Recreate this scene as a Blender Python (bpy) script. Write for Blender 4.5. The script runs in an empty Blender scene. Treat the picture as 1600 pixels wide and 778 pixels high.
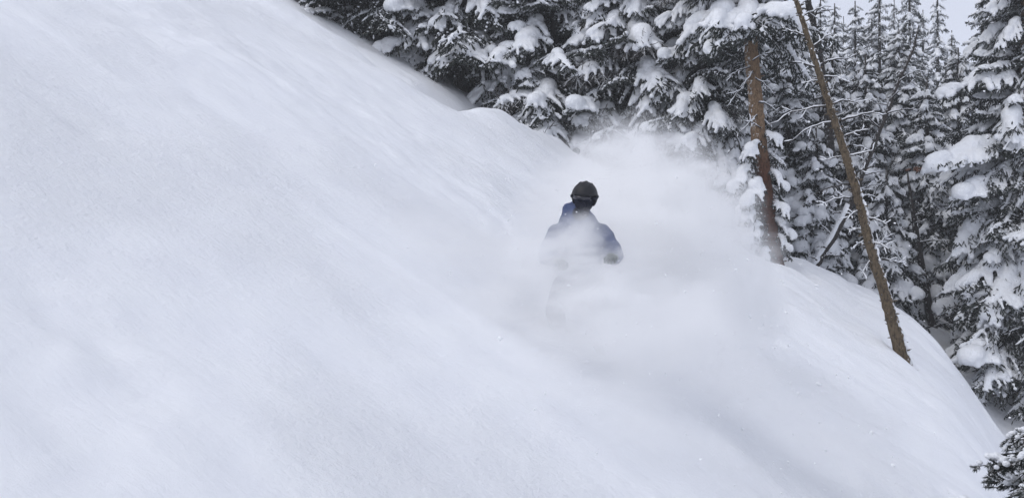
import bpy, math, random
import numpy as np
from mathutils import Vector, Matrix, Euler

R_ = math.radians
SC = bpy.context.scene
COL = SC.collection
F = 1537.0            # focal length in pixels of the 1600 px wide photograph

# ------------------------------------------------------------------ camera
cam_d = bpy.data.cameras.new('camera')
cam = bpy.data.objects.new('camera', cam_d); COL.objects.link(cam)
cam_d.sensor_width = 36.0
cam_d.lens = 36.0 * F / 1600.0
cam_d.clip_start = 0.05
cam_d.clip_end = 2000
cam.location = (0, 0, 0)
cam.rotation_euler = (R_(90), 0, 0)
SC.camera = cam

# ------------------------------------------------------------------ sky, sun, exposure
SUN_EL, SUN_AZ = 50.0, 238.0        # azimuth measured from +Y clockwise
world = bpy.data.worlds.new('World'); SC.world = world
world.use_nodes = True
wn, wl = world.node_tree.nodes, world.node_tree.links
wn.clear()
w_out = wn.new('ShaderNodeOutputWorld')
w_bg = wn.new('ShaderNodeBackground'); w_bg.inputs['Strength'].default_value = 0.132
w_sky = wn.new('ShaderNodeTexSky'); w_sky.sky_type = 'NISHITA'; w_sky.sun_disc = False
w_sky.sun_elevation = R_(SUN_EL); w_sky.sun_rotation = R_(SUN_AZ)
w_sky.air_density = 1.0; w_sky.dust_density = 6.0; w_sky.ozone_density = 1.0; w_sky.altitude = 2800
w_mix = wn.new('ShaderNodeMix'); w_mix.data_type = 'RGBA'
w_mix.inputs['Factor'].default_value = 0.93            # an even deck of cloud in front of the sky
w_mix.inputs[7].default_value = (5.1, 5.38, 6.3, 1)
wl.new(w_sky.outputs[0], w_mix.inputs[6])
wl.new(w_mix.outputs[2], w_bg.inputs['Color'])
wl.new(w_bg.outputs[0], w_out.inputs[0])

sun_d = bpy.data.lights.new('sun', 'SUN'); sun_d.energy = 1.15; sun_d.angle = R_(50)
sun_d.color = (1.0, 0.97, 0.93)
sun = bpy.data.objects.new('sun', sun_d); COL.objects.link(sun)
sd = Vector((math.sin(R_(SUN_AZ)) * math.cos(R_(SUN_EL)), math.cos(R_(SUN_AZ)) * math.cos(R_(SUN_EL)), math.sin(R_(SUN_EL))))
sun.rotation_euler = (-sd).to_track_quat('-Z', 'Y').to_euler()
sun.location = (0, 0, 40)

SC.view_settings.view_transform = 'Standard'
SC.view_settings.look = 'None'
SC.view_settings.exposure = 0.07
SC.view_settings.gamma = 1.0
SC.view_settings.use_curve_mapping = False
SC.render.engine = 'CYCLES'
SC.cycles.max_bounces = 26
SC.cycles.diffuse_bounces = 4
SC.cycles.volume_bounces = 18
SC.cycles.transparent_max_bounces = 16
SC.cycles.volume_step_rate = 1.0
SC.cycles.use_denoising = True
SC.cycles.use_adaptive_sampling = True
SC.cycles.adaptive_threshold = 0.026
SC.cycles.adaptive_min_samples = 16

# ------------------------------------------------------------------ small helpers
def pix(u, v, d):
    """point at depth d (metres along the view) that the photograph shows at pixel u, v"""
    return Vector(((u - 800) / F * d, d, (389 - v) / F * d))

def tag(o, label=None, cat=None, group=None, kind=None):
    if label: o['label'] = label
    if cat: o['category'] = cat
    if group: o['group'] = group
    if kind: o['kind'] = kind
    return o

def link(name, data, parent=None, loc=None, rot=None):
    o = bpy.data.objects.new(name, data); COL.objects.link(o)
    if parent is not None: o.parent = parent
    if loc is not None: o.location = loc
    if rot is not None: o.rotation_euler = rot
    return o

def mesh_np(name, V, T, mats, mi=None, smooth=False):
    V = np.asarray(V, np.float32).reshape(-1, 3); T = np.asarray(T, np.int32)
    k = T.shape[1]
    me = bpy.data.meshes.new(name)
    me.vertices.add(len(V)); me.vertices.foreach_set('co', V.ravel())
    me.loops.add(T.size); me.loops.foreach_set('vertex_index', T.ravel())
    me.polygons.add(len(T)); me.polygons.foreach_set('loop_start', np.arange(len(T), dtype=np.int32) * k)
    for m in mats: me.materials.append(m)
    if mi is not None: me.polygons.foreach_set('material_index', np.asarray(mi, np.int32))
    if smooth: me.polygons.foreach_set('use_smooth', np.ones(len(T), bool))
    me.update(calc_edges=True)
    return me

class Geo:
    """collects triangles with a material index"""
    def __init__(s): s.V, s.T, s.M, s.n = [], [], [], 0
    def add(s, V, T, m=0):
        V = np.asarray(V, float).reshape(-1, 3); T = np.asarray(T, int).reshape(-1, 3)
        if not len(T): return
        s.V.append(V); s.T.append(T + s.n); s.M.append(np.full(len(T), m)); s.n += len(V)
    def arrays(s): return np.concatenate(s.V), np.concatenate(s.T), np.concatenate(s.M)
    def mesh(s, name, mats, smooth=False):
        V, T, M = s.arrays(); return mesh_np(name, V, T, mats, M, smooth)

def norm(a): return a / np.maximum(np.linalg.norm(a, axis=-1, keepdims=True), 1e-9)

def frames(D):
    ref = np.where(np.abs(D[:, 2:3]) > 0.9, np.array([[1., 0, 0]]), np.array([[0, 0, 1.]]))
    A = norm(np.cross(D, ref)); B = np.cross(D, A)
    return A, B

def spindles(g, P, D, L, R, m=0, n=3, rng=None):
    """needle-covered twigs: short tapered prisms from P along D"""
    P, D = np.asarray(P, float), norm(np.asarray(D, float)); N = len(P)
    L = np.asarray(L).reshape(-1, 1); R = np.asarray(R).reshape(-1, 1)
    A, B = frames(D)
    ph = rng.uniform(0, 6.28, (N, 1)) if rng is not None else np.zeros((N, 1))
    V = np.zeros((N, 2 * n + 1, 3))
    for k in range(n):
        a = ph + 2 * math.pi * k / n
        rad = A * np.cos(a) + B * np.sin(a)
        V[:, k] = P + rad * R * 0.55
        V[:, n + k] = P + D * L * 0.6 + rad * R
    V[:, 2 * n] = P + D * L
    t = []
    for k in range(n):
        k2 = (k + 1) % n
        t += [(k, k2, n + k2), (k, n + k2, n + k), (n + k, n + k2, 2 * n)]
    T = np.array(t)[None] + (np.arange(N) * (2 * n + 1))[:, None, None]
    g.add(V.reshape(-1, 3), T.reshape(-1, 3), m)

def blades(g, P, D, L, R, k, ln, wd, rng, m=0):
    """single needles bristling from the twigs"""
    P, D = np.asarray(P, float), norm(np.asarray(D, float)); N = len(P)
    P = np.repeat(P, k, 0); D = np.repeat(D, k, 0); L = np.repeat(np.asarray(L).reshape(-1, 1), k, 0)
    A, B = frames(D); a = rng.uniform(0, 6.28, (N * k, 1))
    rad = A * np.cos(a) + B * np.sin(a); t = rng.uniform(0.05, 1, (N * k, 1))
    b = P + D * L * t
    n_ = norm(D * rng.uniform(.4, 1, (N * k, 1)) + rad)
    side = norm(np.cross(n_, rad + D * .3)) * wd
    V = np.stack([b + side, b - side, b + n_ * ln * rng.uniform(.7, 1.3, (N * k, 1))], 1)
    g.add(V.reshape(-1, 3), np.arange(N * k * 3).reshape(-1, 3), m)

def tube(g, pts, rad, n=6, m=0, cap=True):
    pts = np.asarray(pts, float); rad = np.asarray(rad, float); K = len(pts)
    D = norm(np.gradient(pts, axis=0)); A, B = frames(D)
    for i in range(1, K):                      # keep the rings from twisting
        a = A[i - 1] - D[i] * np.dot(A[i - 1], D[i]); A[i] = a / max(np.linalg.norm(a), 1e-9); B[i] = np.cross(D[i], A[i])
    th = np.arange(n) * 2 * math.pi / n
    ring = A[:, None] * np.cos(th)[None, :, None] + B[:, None] * np.sin(th)[None, :, None]
    rr = rad[:, None, None] if rad.ndim == 1 else rad[:, :, None]
    V = (pts[:, None] + ring * rr).reshape(-1, 3)
    T = []
    for i in range(K - 1):
        for k in range(n):
            a, b = i * n + k, i * n + (k + 1) % n
            T += [(a, b, b + n), (a, b + n, a + n)]
    if cap:
        V = np.vstack([V, pts[-1:], pts[:1]]); e = K * n
        for k in range(n):
            T.append(((K - 1) * n + k, (K - 1) * n + (k + 1) % n, e)); T.append(((k + 1) % n, k, e + 1))
    g.add(V, T, m)

_ico = None
def ico(sub=2):
    global _ico
    if _ico is None:
        import bmesh
        bm = bmesh.new(); bmesh.ops.create_icosphere(bm, subdivisions=sub, radius=1)
        _ico = (np.array([v.co[:] for v in bm.verts]), np.array([[v.index for v in f.verts] for f in bm.faces])); bm.free()
    return _ico

def biggest_island(me):
    import bmesh
    bm = bmesh.new(); bm.from_mesh(me); seen = set(); best = []
    for v in bm.verts:
        if v in seen: continue
        st = [v]; comp = []; seen.add(v)
        while st:
            a = st.pop(); comp.append(a)
            for e in a.link_edges:
                b = e.other_vert(a)
                if b not in seen: seen.add(b); st.append(b)
        if len(comp) > len(best): best = comp
    keep = set(best)
    bmesh.ops.delete(bm, geom=[v for v in bm.verts if v not in keep], context='VERTS')
    bm.to_mesh(me); bm.free()

def blob_mesh(name, C, Rr, mat, voxel, smooth_it=5, flat=0.8, whole=False):
    """melt many balls into one soft pillow of snow"""
    V0, T0 = ico()
    C = np.asarray(C, float); Rr = np.asarray(Rr, float)
    Rr = Rr.reshape(-1, 1) * np.array([[1, 1, flat]]) if Rr.ndim == 1 else Rr
    V = (C[:, None] + V0[None] * Rr[:, None]).reshape(-1, 3)
    T = (T0[None] + (np.arange(len(C)) * len(V0))[:, None, None]).reshape(-1, 3)
    me = mesh_np('tmp', V, T, [])
    o = bpy.data.objects.new('tmp', me); COL.objects.link(o)
    md = o.modifiers.new('r', 'REMESH'); md.mode = 'VOXEL'; md.voxel_size = voxel; md.use_smooth_shade = True
    sm = o.modifiers.new('s', 'SMOOTH'); sm.factor = 0.5; sm.iterations = smooth_it
    dg = bpy.context.evaluated_depsgraph_get()
    out = bpy.data.meshes.new_from_object(o.evaluated_get(dg))
    out.name = name; out.materials.clear(); out.materials.append(mat)
    bpy.data.objects.remove(o); bpy.data.meshes.remove(me)
    out.polygons.foreach_set('use_smooth', np.ones(len(out.polygons), bool))
    if whole: biggest_island(out)
    return out

def tri_arrays(me):
    me.calc_loop_triangles()
    V = np.empty(len(me.vertices) * 3, np.float32); me.vertices.foreach_get('co', V)
    T = np.empty(len(me.loop_triangles) * 3, np.int32); me.loop_triangles.foreach_get('vertices', T)
    return V.reshape(-1, 3), T.reshape(-1, 3)

# 2-D value noise on numpy arrays
def vnoise(x, y, seed=0):
    xi, yi = np.floor(x).astype(np.int64), np.floor(y).astype(np.int64)
    fx, fy = x - xi, y - yi
    fx = fx * fx * fx * (fx * (fx * 6 - 15) + 10); fy = fy * fy * fy * (fy * (fy * 6 - 15) + 10)
    def h(a, b):
        n = (a * 374761393 + b * 668265263 + seed * 974634777) & 0xFFFFFFFF
        n = ((n ^ (n >> 13)) * 1274126177) & 0xFFFFFFFF
        return ((n ^ (n >> 16)) & 0xFFFF) / 32767.5 - 1
    a, b, c, d = h(xi, yi), h(xi + 1, yi), h(xi, yi + 1), h(xi + 1, yi + 1)
    return (a * (1 - fx) + b * fx) * (1 - fy) + (c * (1 - fx) + d * fx) * fy

def fbm(x, y, oct=4, seed=0):
    s = 0; a = 1.0
    for i in range(oct):
        s = s + a * vnoise(x * 2 ** i + 17.3 * i, y * 2 ** i - 9.1 * i, seed + i); a *= 0.5
    return s

def sstep(a, b, x):
    t = np.clip((x - a) / (b - a), 0, 1); return t * t * (3 - 2 * t)

# ------------------------------------------------------------------ materials
def new_mat(name):
    m = bpy.data.materials.new(name); m.use_nodes = True
    return m, m.node_tree.nodes, m.node_tree.links, m.node_tree.nodes['Principled BSDF']

def noise(n, l, scale, detail=4, rough=.6, vec=None, dist=0):
    t = n.new('ShaderNodeTexNoise'); t.inputs['Scale'].default_value = scale
    t.inputs['Detail'].default_value = detail; t.inputs['Roughness'].default_value = rough; t.inputs['Distortion'].default_value = dist
    if vec is not None: l.new(vec, t.inputs['Vector'])
    return t

def ramp(n, l, fac, stops):
    r = n.new('ShaderNodeValToRGB'); e = r.color_ramp.elements
    while len(e) < len(stops): e.new(0.5)
    for q, (p, c) in zip(e, stops): q.position = p; q.color = c if len(c) == 4 else (*c, 1)
    l.new(fac, r.inputs[0]); return r

def mrange(n, l, v, a, b, c=0, d=1, smooth=True):
    r = n.new('ShaderNodeMapRange'); r.interpolation_type = 'SMOOTHSTEP' if smooth else 'LINEAR'
    for i, q in zip(('From Min', 'From Max', 'To Min', 'To Max'), (a, b, c, d)): r.inputs[i].default_value = q
    l.new(v, r.inputs['Value']); return r

def math_n(n, l, op, a, b=None):
    r = n.new('ShaderNodeMath'); r.operation = op
    for i, q in enumerate((a, b)):
        if q is None: continue
        if isinstance(q, (int, float)): r.inputs[i].default_value = q
        else: l.new(q, r.inputs[i])
    return r

SNOW = (0.86, 0.875, 0.90)

def mat_snow(name, grain, bump_d, sss=0.0):
    m, n, l, p = new_mat(name)
    tc = n.new('ShaderNodeTexCoord')
    a = noise(n, l, grain, 5, .65, tc.outputs['Object'])
    c = ramp(n, l, noise(n, l, 1.3, 3, .5, tc.outputs['Object']).outputs[0], [(.3, (SNOW[0] * .97, SNOW[1] * .975, SNOW[2] * .985)), (.7, SNOW)])
    l.new(c.outputs[0], p.inputs['Base Color'])
    p.inputs['Roughness'].default_value = .85; p.inputs['Specular IOR Level'].default_value = .12
    b = n.new('ShaderNodeBump'); b.inputs['Strength'].default_value = 1; b.inputs['Distance'].default_value = bump_d
    l.new(a.outputs[0], b.inputs['Height']); l.new(b.outputs[0], p.inputs['Normal'])
    return m

M_PILLOW = mat_snow('pillow_snow', 11, .05)

def mat_ground():
    m, n, l, p = new_mat('slope_snow')
    tc = n.new('ShaderNodeTexCoord')
    # wind- and ski-brushed streaks run down the fall line
    mp = n.new('ShaderNodeMapping'); mp.vector_type = 'POINT'; mp.inputs['Rotation'].default_value = (0, 0, R_(28.3))
    l.new(tc.outputs['Object'], mp.inputs['Vector'])
    mp2 = n.new('ShaderNodeMapping'); mp2.inputs['Scale'].default_value = (1.0, 6.0, 1.0); l.new(mp.outputs[0], mp2.inputs['Vector'])
    streak = noise(n, l, 2.2, 6, .62, mp2.outputs[0], .1)
    crumb = noise(n, l, 14, 6, .7, tc.outputs['Object'])
    grain = noise(n, l, 160, 3, .7, tc.outputs['Object'])
    crust = noise(n, l, 2.6, 4, .5, tc.outputs['Object'], .15)
    patch = noise(n, l, .35, 3, .5, tc.outputs['Object'])
    pm = mrange(n, l, patch.outputs[0], .42, .62)
    h = math_n(n, l, 'MULTIPLY', streak.outputs[0], .009)
    h2 = math_n(n, l, 'MULTIPLY', crumb.outputs[0], .024)
    h2b = math_n(n, l, 'MULTIPLY', h2.outputs[0], math_n(n, l, 'ADD', pm.outputs[0], .25).outputs[0])
    h3 = math_n(n, l, 'MULTIPLY', grain.outputs[0], .0045)
    h4 = math_n(n, l, 'MULTIPLY', crust.outputs[0], .032)
    s = math_n(n, l, 'ADD', math_n(n, l, 'ADD', h.outputs[0], h2b.outputs[0]).outputs[0], math_n(n, l, 'ADD', h3.outputs[0], h4.outputs[0]).outputs[0])
    b = n.new('ShaderNodeBump'); b.inputs['Strength'].default_value = 1; b.inputs['Distance'].default_value = 1.0
    l.new(s.outputs[0], b.inputs['Height']); l.new(b.outputs[0], p.inputs['Normal'])
    c = ramp(n, l, crust.outputs[0], [(.3, (.835, .85, .885)), (.7, SNOW)])
    l.new(c.outputs[0], p.inputs['Base Color'])
    p.inputs['Roughness'].default_value = .8; p.inputs['Specular IOR Level'].default_value = .15
    return m
M_GROUND = mat_ground()

def dusted(name, lo, hi, thr, soft, amount, rough=.8, scale=9., wind=None, bark=False):
    """plant or bark colour with snow lying on whatever faces up (and, on bark, plastered on the windward side)"""
    m, n, l, p = new_mat(name)
    g = n.new('ShaderNodeNewGeometry'); tc = n.new('ShaderNodeTexCoord')
    sep = n.new('ShaderNodeSeparateXYZ'); l.new(g.outputs['True Normal'], sep.inputs[0])
    nz = noise(n, l, scale, 4, .6, tc.outputs['Object'])
    if bark:
        mp = n.new('ShaderNodeMapping'); mp.inputs['Scale'].default_value = (16, 16, 7); l.new(tc.outputs['Object'], mp.inputs[0])
        bk = noise(n, l, 1.6, 6, .7, mp.outputs[0], .5)
        base = ramp(n, l, bk.outputs[0], [(.32, lo), (.52, hi), (.72, tuple(min(1, q * 1.5) for q in hi))])
        bp = n.new('ShaderNodeBump'); bp.inputs['Distance'].default_value = .06; bp.inputs['Strength'].default_value = 1
        l.new(bk.outputs[0], bp.inputs['Height']); l.new(bp.outputs[0], p.inputs['Normal'])
    else:
        base = ramp(n, l, g.outputs['Random Per Island'], [(0, lo), (1, hi)])
    up = sep.outputs[2]
    if wind is not None:
        dp = n.new('ShaderNodeVectorMath'); dp.operation = 'DOT_PRODUCT'; l.new(g.outputs['Normal'], dp.inputs[0]); dp.inputs[1].default_value = wind
        up = dp.outputs['Value']
    k = math_n(n, l, 'ADD', up, math_n(n, l, 'MULTIPLY', math_n(n, l, 'SUBTRACT', nz.outputs[0], .5).outputs[0], 1.6).outputs[0])
    if not bark:
        k = math_n(n, l, 'ADD', k.outputs[0], math_n(n, l, 'MULTIPLY', math_n(n, l, 'SUBTRACT', g.outputs['Random Per Island'], .5).outputs[0], 1.0).outputs[0])
    f = mrange(n, l, k.outputs[0], thr, thr + soft, 0, amount)
    mx = n.new('ShaderNodeMix'); mx.data_type = 'RGBA'
    l.new(f.outputs[0], mx.inputs['Factor']); l.new(base.outputs[0], mx.inputs[6]); mx.inputs[7].default_value = (*SNOW, 1)
    l.new(mx.outputs[2], p.inputs['Base Color'])
    p.inputs['Roughness'].default_value = rough; p.inputs['Specular IOR Level'].default_value = .2
    return m

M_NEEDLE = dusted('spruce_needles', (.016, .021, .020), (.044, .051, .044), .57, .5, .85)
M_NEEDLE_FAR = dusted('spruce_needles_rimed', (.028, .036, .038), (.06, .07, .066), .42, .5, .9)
M_TWIG = dusted('twig_bark', (.035, .028, .024), (.06, .048, .040), .55, .4, .9)
M_RIME = dusted('rimed_twig', (.05, .045, .042), (.10, .092, .088), .12, .6, .9)
M_BROWN = dusted('brown_needles', (.09, .045, .032), (.15, .075, .05), .7, .4, .6)
M_BARK_RED = dusted('red_bark', (.024, .011, .008), (.105, .046, .028), .88, .25, .95, bark=True, scale=16, wind=(-.75, -.45, .35))
M_BARK_TAN = dusted('tan_bark', (.10, .062, .038), (.24, .155, .095), 1.05, .2, .9, bark=True, scale=16, wind=(-.75, -.45, .35))
M_BARK_GREY = dusted('grey_bark', (.024, .019, .015), (.135, .102, .066), .78, .2, .95, bark=True, scale=18, wind=(.75, -.35, .45))
M_BARK_DARK = dusted('dark_bark', (.022, .020, .020), (.055, .048, .044), .85, .25, .9, bark=True, scale=15, wind=(-.75, -.45, .35))

# ------------------------------------------------------------------ the slope
CA, CB, CC = 0.28, 0.52, -3.1
def plane_d(u, v): return -CC / (CA - CB * (u - 800) / F - (389 - v) / F)
rim_uv = [(430, 0), (560, 76), (640, 131), (700, 160), (745, 170), (800, 186), (870, 209), (1000, 290), (1100, 355), (1180, 402), (1240, 402), (1300, 430), (1400, 480), (1450, 515), (1490, 565), (1517, 625), (1528, 690)]
RIM = [((u - 800) / F * plane_d(u, v), plane_d(u, v)) for u, v in rim_uv]
RIM = [(-60, 34), (-16, 22.5)] + RIM + [(5.7, 11.0), (5.4, 8.0), (6, 0), (8, -40)]
RIM = np.array(RIM)

def rim_dist(x, y):
    """signed distance in plan to the rim of the run; positive beyond it"""
    best = np.full(np.shape(x), 1e9); sg = np.ones(np.shape(x))
    for (ax, ay), (bx, by) in zip(RIM[:-1], RIM[1:]):
        dx, dy = bx - ax, by - ay; L2 = dx * dx + dy * dy
        t = np.clip(((x - ax) * dx + (y - ay) * dy) / L2, 0, 1)
        d = np.hypot(x - ax - t * dx, y - ay - t * dy)
        cr = dx * (y - ay) - dy * (x - ax)
        m = d < best - 1e-9
        best = np.where(m, d, best); sg = np.where(m, np.sign(cr), sg)
    return best * sg

WELLS = []           # (x, y, radius, depth) hollows that the wind keeps open round stems
def ground_z(x, y, fine=True):
    x = np.asarray(x, float); y = np.asarray(y, float)
    ys = np.where(y < 25, y, 25 + 3.5 * (1 - np.exp(-(y - 25) / 3.5)))
    xs = np.where(x < 11, x, 11 + 4 * (1 - np.exp(-(x - 11) / 4.0)))
    xs = np.where(xs > -30, xs, -30 - 15 * (1 - np.exp((xs + 30) / 15)))
    z = CC + CA * ys - CB * xs
    s = rim_dist(x, y)
    mid = sstep(-.5, 2.5, x) * (1 - sstep(7.5, 9.5, x))
    right = sstep(6.5, 9, x + .75 * np.maximum(0, 18 - y))
    sp = np.maximum(s + .5, 0)
    roll = sp * sp / (sp + 1.6)
    lim = 3.4 * mid + .22 * right + 0.35 * (1 - mid - right)
    z = z - lim * (1 - np.exp(-roll / np.maximum(lim, .05) * .9)) * sstep(4, 11, y)
    left = 1 - sstep(-1.2, 1.6, x)
    z = z - left * .95 * np.exp(-((s - 1.25) / .8) ** 2) * sstep(-7.0, -4.5, x)
    z = z - right * 1.15 * np.exp(-((s - 1.55) / 1.05) ** 2) * sstep(9.5, 14, y) * (1 - .75 * sstep(20.5, 24, y))
    z = z + .10 * np.exp(-((s + .9) / .8) ** 2) * sstep(6, 12, y) * (1 - right)            # a soft lip along the rim
    z = z + .22 * np.exp(-(((x + .55) / .55) ** 2 + ((y - 19.9) / .9) ** 2)) + .10 * np.exp(-(((x - .7) / .45) ** 2 + ((y - 21.6) / .9) ** 2)) + .10 * np.exp(-(((x + 2.1) / .4) ** 2 + ((y - 18.4) / .8) ** 2))
    z = z + .20 * np.exp(-(((x - 8.3) / 1.3) ** 2 + ((y - 21.3) / 1.6) ** 2))
    z = z + .05 * np.exp(-(s / 1.2) ** 2) * fbm(x * 1.3, y * 1.3, 3, 81)              # drift on the rim
    inn = 1 - sstep(-.5, .6, s)
    z = z + fbm(x * .22 + 3, y * .22, 3, 5) * .10
    # fall-line coordinates
    c, sn = .880, -.474
    f = x * c + y * sn; q = -x * sn + y * c
    z = z + inn * (fbm(f * .4, q * .7, 3, 11) * .035)
    if fine:
        lump = sstep(.0, .55, fbm(x * .3 + 9, y * .3 + 4, 2, 31))
        z = z + inn * fbm(f * .9, q * 2.0, 3, 21) * .005 + fbm(x * .8 + 5, y * .8, 3, 71) * .036
        z = z + (.2 + .8 * lump) * fbm(x * 2.6, y * 2.6, 4, 41) * .024
        dent = vnoise(x * 1.7 + 40, y * 1.7, 91); z = z - .05 * sstep(.55, .9, dent) * sstep(-.1, .5, vnoise(x * .25, y * .25 + 7, 95))
        # soft-edged old tracks, drifted in
        for off, w, dp in ((6.35, .10, .030), (6.75, .12, .028), (7.7, .16, .035), (9.6, .14, .03), (3.9, .2, .03), (2.6, .12, .025)):
            qq = q - off - .35 * vnoise(f * .25 + off * 3, f * 0 + off, 51)
            z = z - inn * .55 * dp * (np.exp(-(qq / w) ** 2) - .6 * np.exp(-((qq - 1.9 * w) / w) ** 2)) * sstep(-.35, .5, vnoise(f * .4 + off, f * 0 + off * 7, 61))
    for wx, wy, wr, wd in WELLS:
        r2 = ((x - wx) ** 2 + (y - wy) ** 2) / wr ** 2
        z = z - wd * np.exp(-r2)
    return z
def gz(x, y): return float(ground_z(np.array([x]), np.array([y]), False)[0])

P_RED = pix(1211, 416, 20.4); P_LEAN = pix(1414, 572, 16.2)
WELLS += [(P_RED.x, P_RED.y, .62, .36), (P_LEAN.x, P_LEAN.y, .8, -.14), (P_LEAN.x + .10, P_LEAN.y + .05, .27, .13)]

def axis(*segs):
    out = []
    for a, b, st in segs: out.append(np.arange(a, b, st))
    return np.concatenate(out)
gx = axis((-48, -30, 3), (-30, -12, .6), (-12, -8, .15), (-8, 11, .055), (11, 16, .2), (16, 40, 1.2), (40, 80, 4))
gy = axis((-40, -6, 3), (-6, 1.5, .4), (1.5, 3, .1), (3, 24, .055), (24, 30, .2), (30, 60, 1.2), (60, 110, 5))
X, Y = np.meshgrid(gx, gy)
Z = ground_z(X, Y)
nx, ny = len(gx), len(gy)
idx = np.arange(nx * ny).reshape(ny, nx)
Q = np.stack([idx[:-1, :-1], idx[:-1, 1:], idx[1:, 1:], idx[1:, :-1]], -1).reshape(-1, 4)
ground = link('ground', mesh_np('ground', np.stack([X, Y, Z], -1), Q, [M_GROUND], smooth=True))
tag(ground, 'steep open slope of fresh powder snow', 'snow slope', kind='structure')

# ------------------------------------------------------------------ boughs
def bough_geo(seed, L, droop, W=.42, side_step=.085, finger_step=.05, flen=.15, fr=.020, nb=7, bare=False, lod=0):
    """a drooping spruce bough along +X; returns (Geo, snow ball centres, radii of a heavy load, of a light load)"""
    rng = np.random.default_rng(seed)
    g = Geo()
    ts = np.linspace(0, 1, 15)
    wob = rng.normal(0, .03, 3)
    def ax(t):
        t = np.asarray(t, float)
        x = L * t * (1 - .10 * droop * t)
        z = L * (.06 * t - droop * (.22 * t + .42 * t * t) + .10 * droop * t ** 4)
        y = L * (wob[0] * np.sin(3 * t) + wob[1] * np.sin(6 * t + 1))
        return np.stack([x, y, z], -1)
    tube(g, ax(ts), np.interp(ts, [0, 1], [.020 * L ** .6 + .004, .004]), 4 if lod else 5, 1, False)
    FP, FD, FL, C, RH, RL = [], [], [], [], [], []
    nside = max(5, int(L / side_step))
    ncl = rng.integers(2, 4)
    cl = np.sort(rng.uniform(.3, .95, ncl)); cs = rng.uniform(.55, 1.25, ncl)
    def load(t): return float(np.max(cs * np.exp(-((t - cl) / .17) ** 2)))
    for i in range(nside):
        t = .10 + .90 * (i + rng.uniform(0, .8)) / nside; t = min(t, .985)
        p = ax(t); tg = norm(ax(t + .01) - p)
        sgn = 1 if i % 2 else -1
        sh = min(1, .45 + t / .45) * (1 - t) ** .62 + .06
        l_ = W * L * sh * rng.uniform(.65, 1.25)
        a = R_(rng.uniform(42, 66))
        lat = np.array([-tg[1], tg[0], 0]) * sgn
        d0 = norm(tg * math.cos(a) + lat * math.sin(a))
        nf = max(2, int(l_ / finger_step))
        q = (np.arange(nf) + rng.uniform(.1, .9, nf)) / nf
        dr = droop * rng.uniform(.5, 1.3)
        sp = p + d0 * (l_ * q)[:, None] + np.array([0, 0, -1.]) * (l_ * dr * (.12 * q + .50 * q * q))[:, None]
        tube(g, np.vstack([p, sp[::max(1, nf // 3)], sp[-1:]]), np.full(len(sp[::max(1, nf // 3)]) + 2, .0045), 3, 1, False)
        tq = norm(d0[None] + np.array([0, 0, -1.]) * (dr * (.12 + 1.0 * q))[:, None])
        lt = np.array([-d0[1], d0[0], 0]); al = np.where(np.arange(nf) % 2 == 0, 1, -1)[:, None]
        hang = rng.uniform(.05, 1.0, (nf, 1)) * (.35 + .65 * min(1.2, droop * 1.5))
        FP.append(sp); FL.append(flen * rng.uniform(.55, 1.35, nf) * (1 - .25 * q))
        FD.append(tq * .7 + lt * al * rng.uniform(.25, .9, (nf, 1)) - np.array([[0, 0, 1.]]) * hang + rng.normal(0, .12, (nf, 3)))
        # the balls that melt into the snow load
        w = load(t)
        for qq in np.arange(.0, .9, .055 / max(l_, .12)):
            r = (.085 * w * (1 - .55 * qq) + .018) * (L ** .35) * rng.uniform(.75, 1.2)
            c = p + d0 * l_ * qq + np.array([0, 0, -1.]) * l_ * dr * (.12 * qq + .5 * qq * qq)
            C.append(c + [0, 0, .55 * r + .006]); RH.append(r if (w > .25 or rng.random() < .5) else 0)
            RL.append(.026 * rng.uniform(.6, 1.5) if rng.random() < .62 else 0)
    nm = int(L / .07)
    for i in range(nm):
        t = .12 + .88 * i / nm; p = ax(t); w = load(t); r = (.15 * w + .025) * L ** .35 * rng.uniform(.85, 1.15)
        C.append(p + [0, 0, .5 * r]); RH.append(r); RL.append(.045 * rng.uniform(.5, 1.5))
    # fingers along the stem and at the tip
    nt = int(L / .035); t = rng.uniform(.15, 1, nt); p = ax(t)
    FP.append(p); FL.append(flen * rng.uniform(.6, 1.2, nt)); FD.append(np.stack([rng.uniform(.2, 1, nt), rng.uniform(-.8, .8, nt), rng.uniform(-.8, .7, nt)], -1))
    P, D, Ln = np.concatenate(FP), np.concatenate(FD), np.concatenate(FL)
    D = norm(D)
    Rr = fr * rng.uniform(.75, 1.25, len(P))
    if bare:
        spindles(g, P, D, Ln * 1.3, Rr * .38, 0, 3, rng)
        # second-order bare twigs
        k = rng.integers(0, len(P), len(P) * 2); tt = rng.uniform(.2, .9, (len(k), 1))
        spindles(g, P[k] + D[k] * Ln[k, None] * 1.3 * tt, norm(D[k] + rng.normal(0, .6, (len(k), 3))), Ln[k] * .55, Rr[k] * .26, 0, 3, rng)
    else:
        spindles(g, P, D, Ln, Rr, 0, 3, rng)
        if nb: blades(g, P, D, Ln, Rr, nb, .034, .0042, rng)
    return g, np.array(C), np.array(RH), np.array(RL)

class Either(tuple):
    def __new__(c, *a): return super().__new__(c, a)
_pick = random.Random(4)
def light(o): return o[0 if _pick.random() < .38 else 1] if isinstance(o, Either) else o

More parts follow.
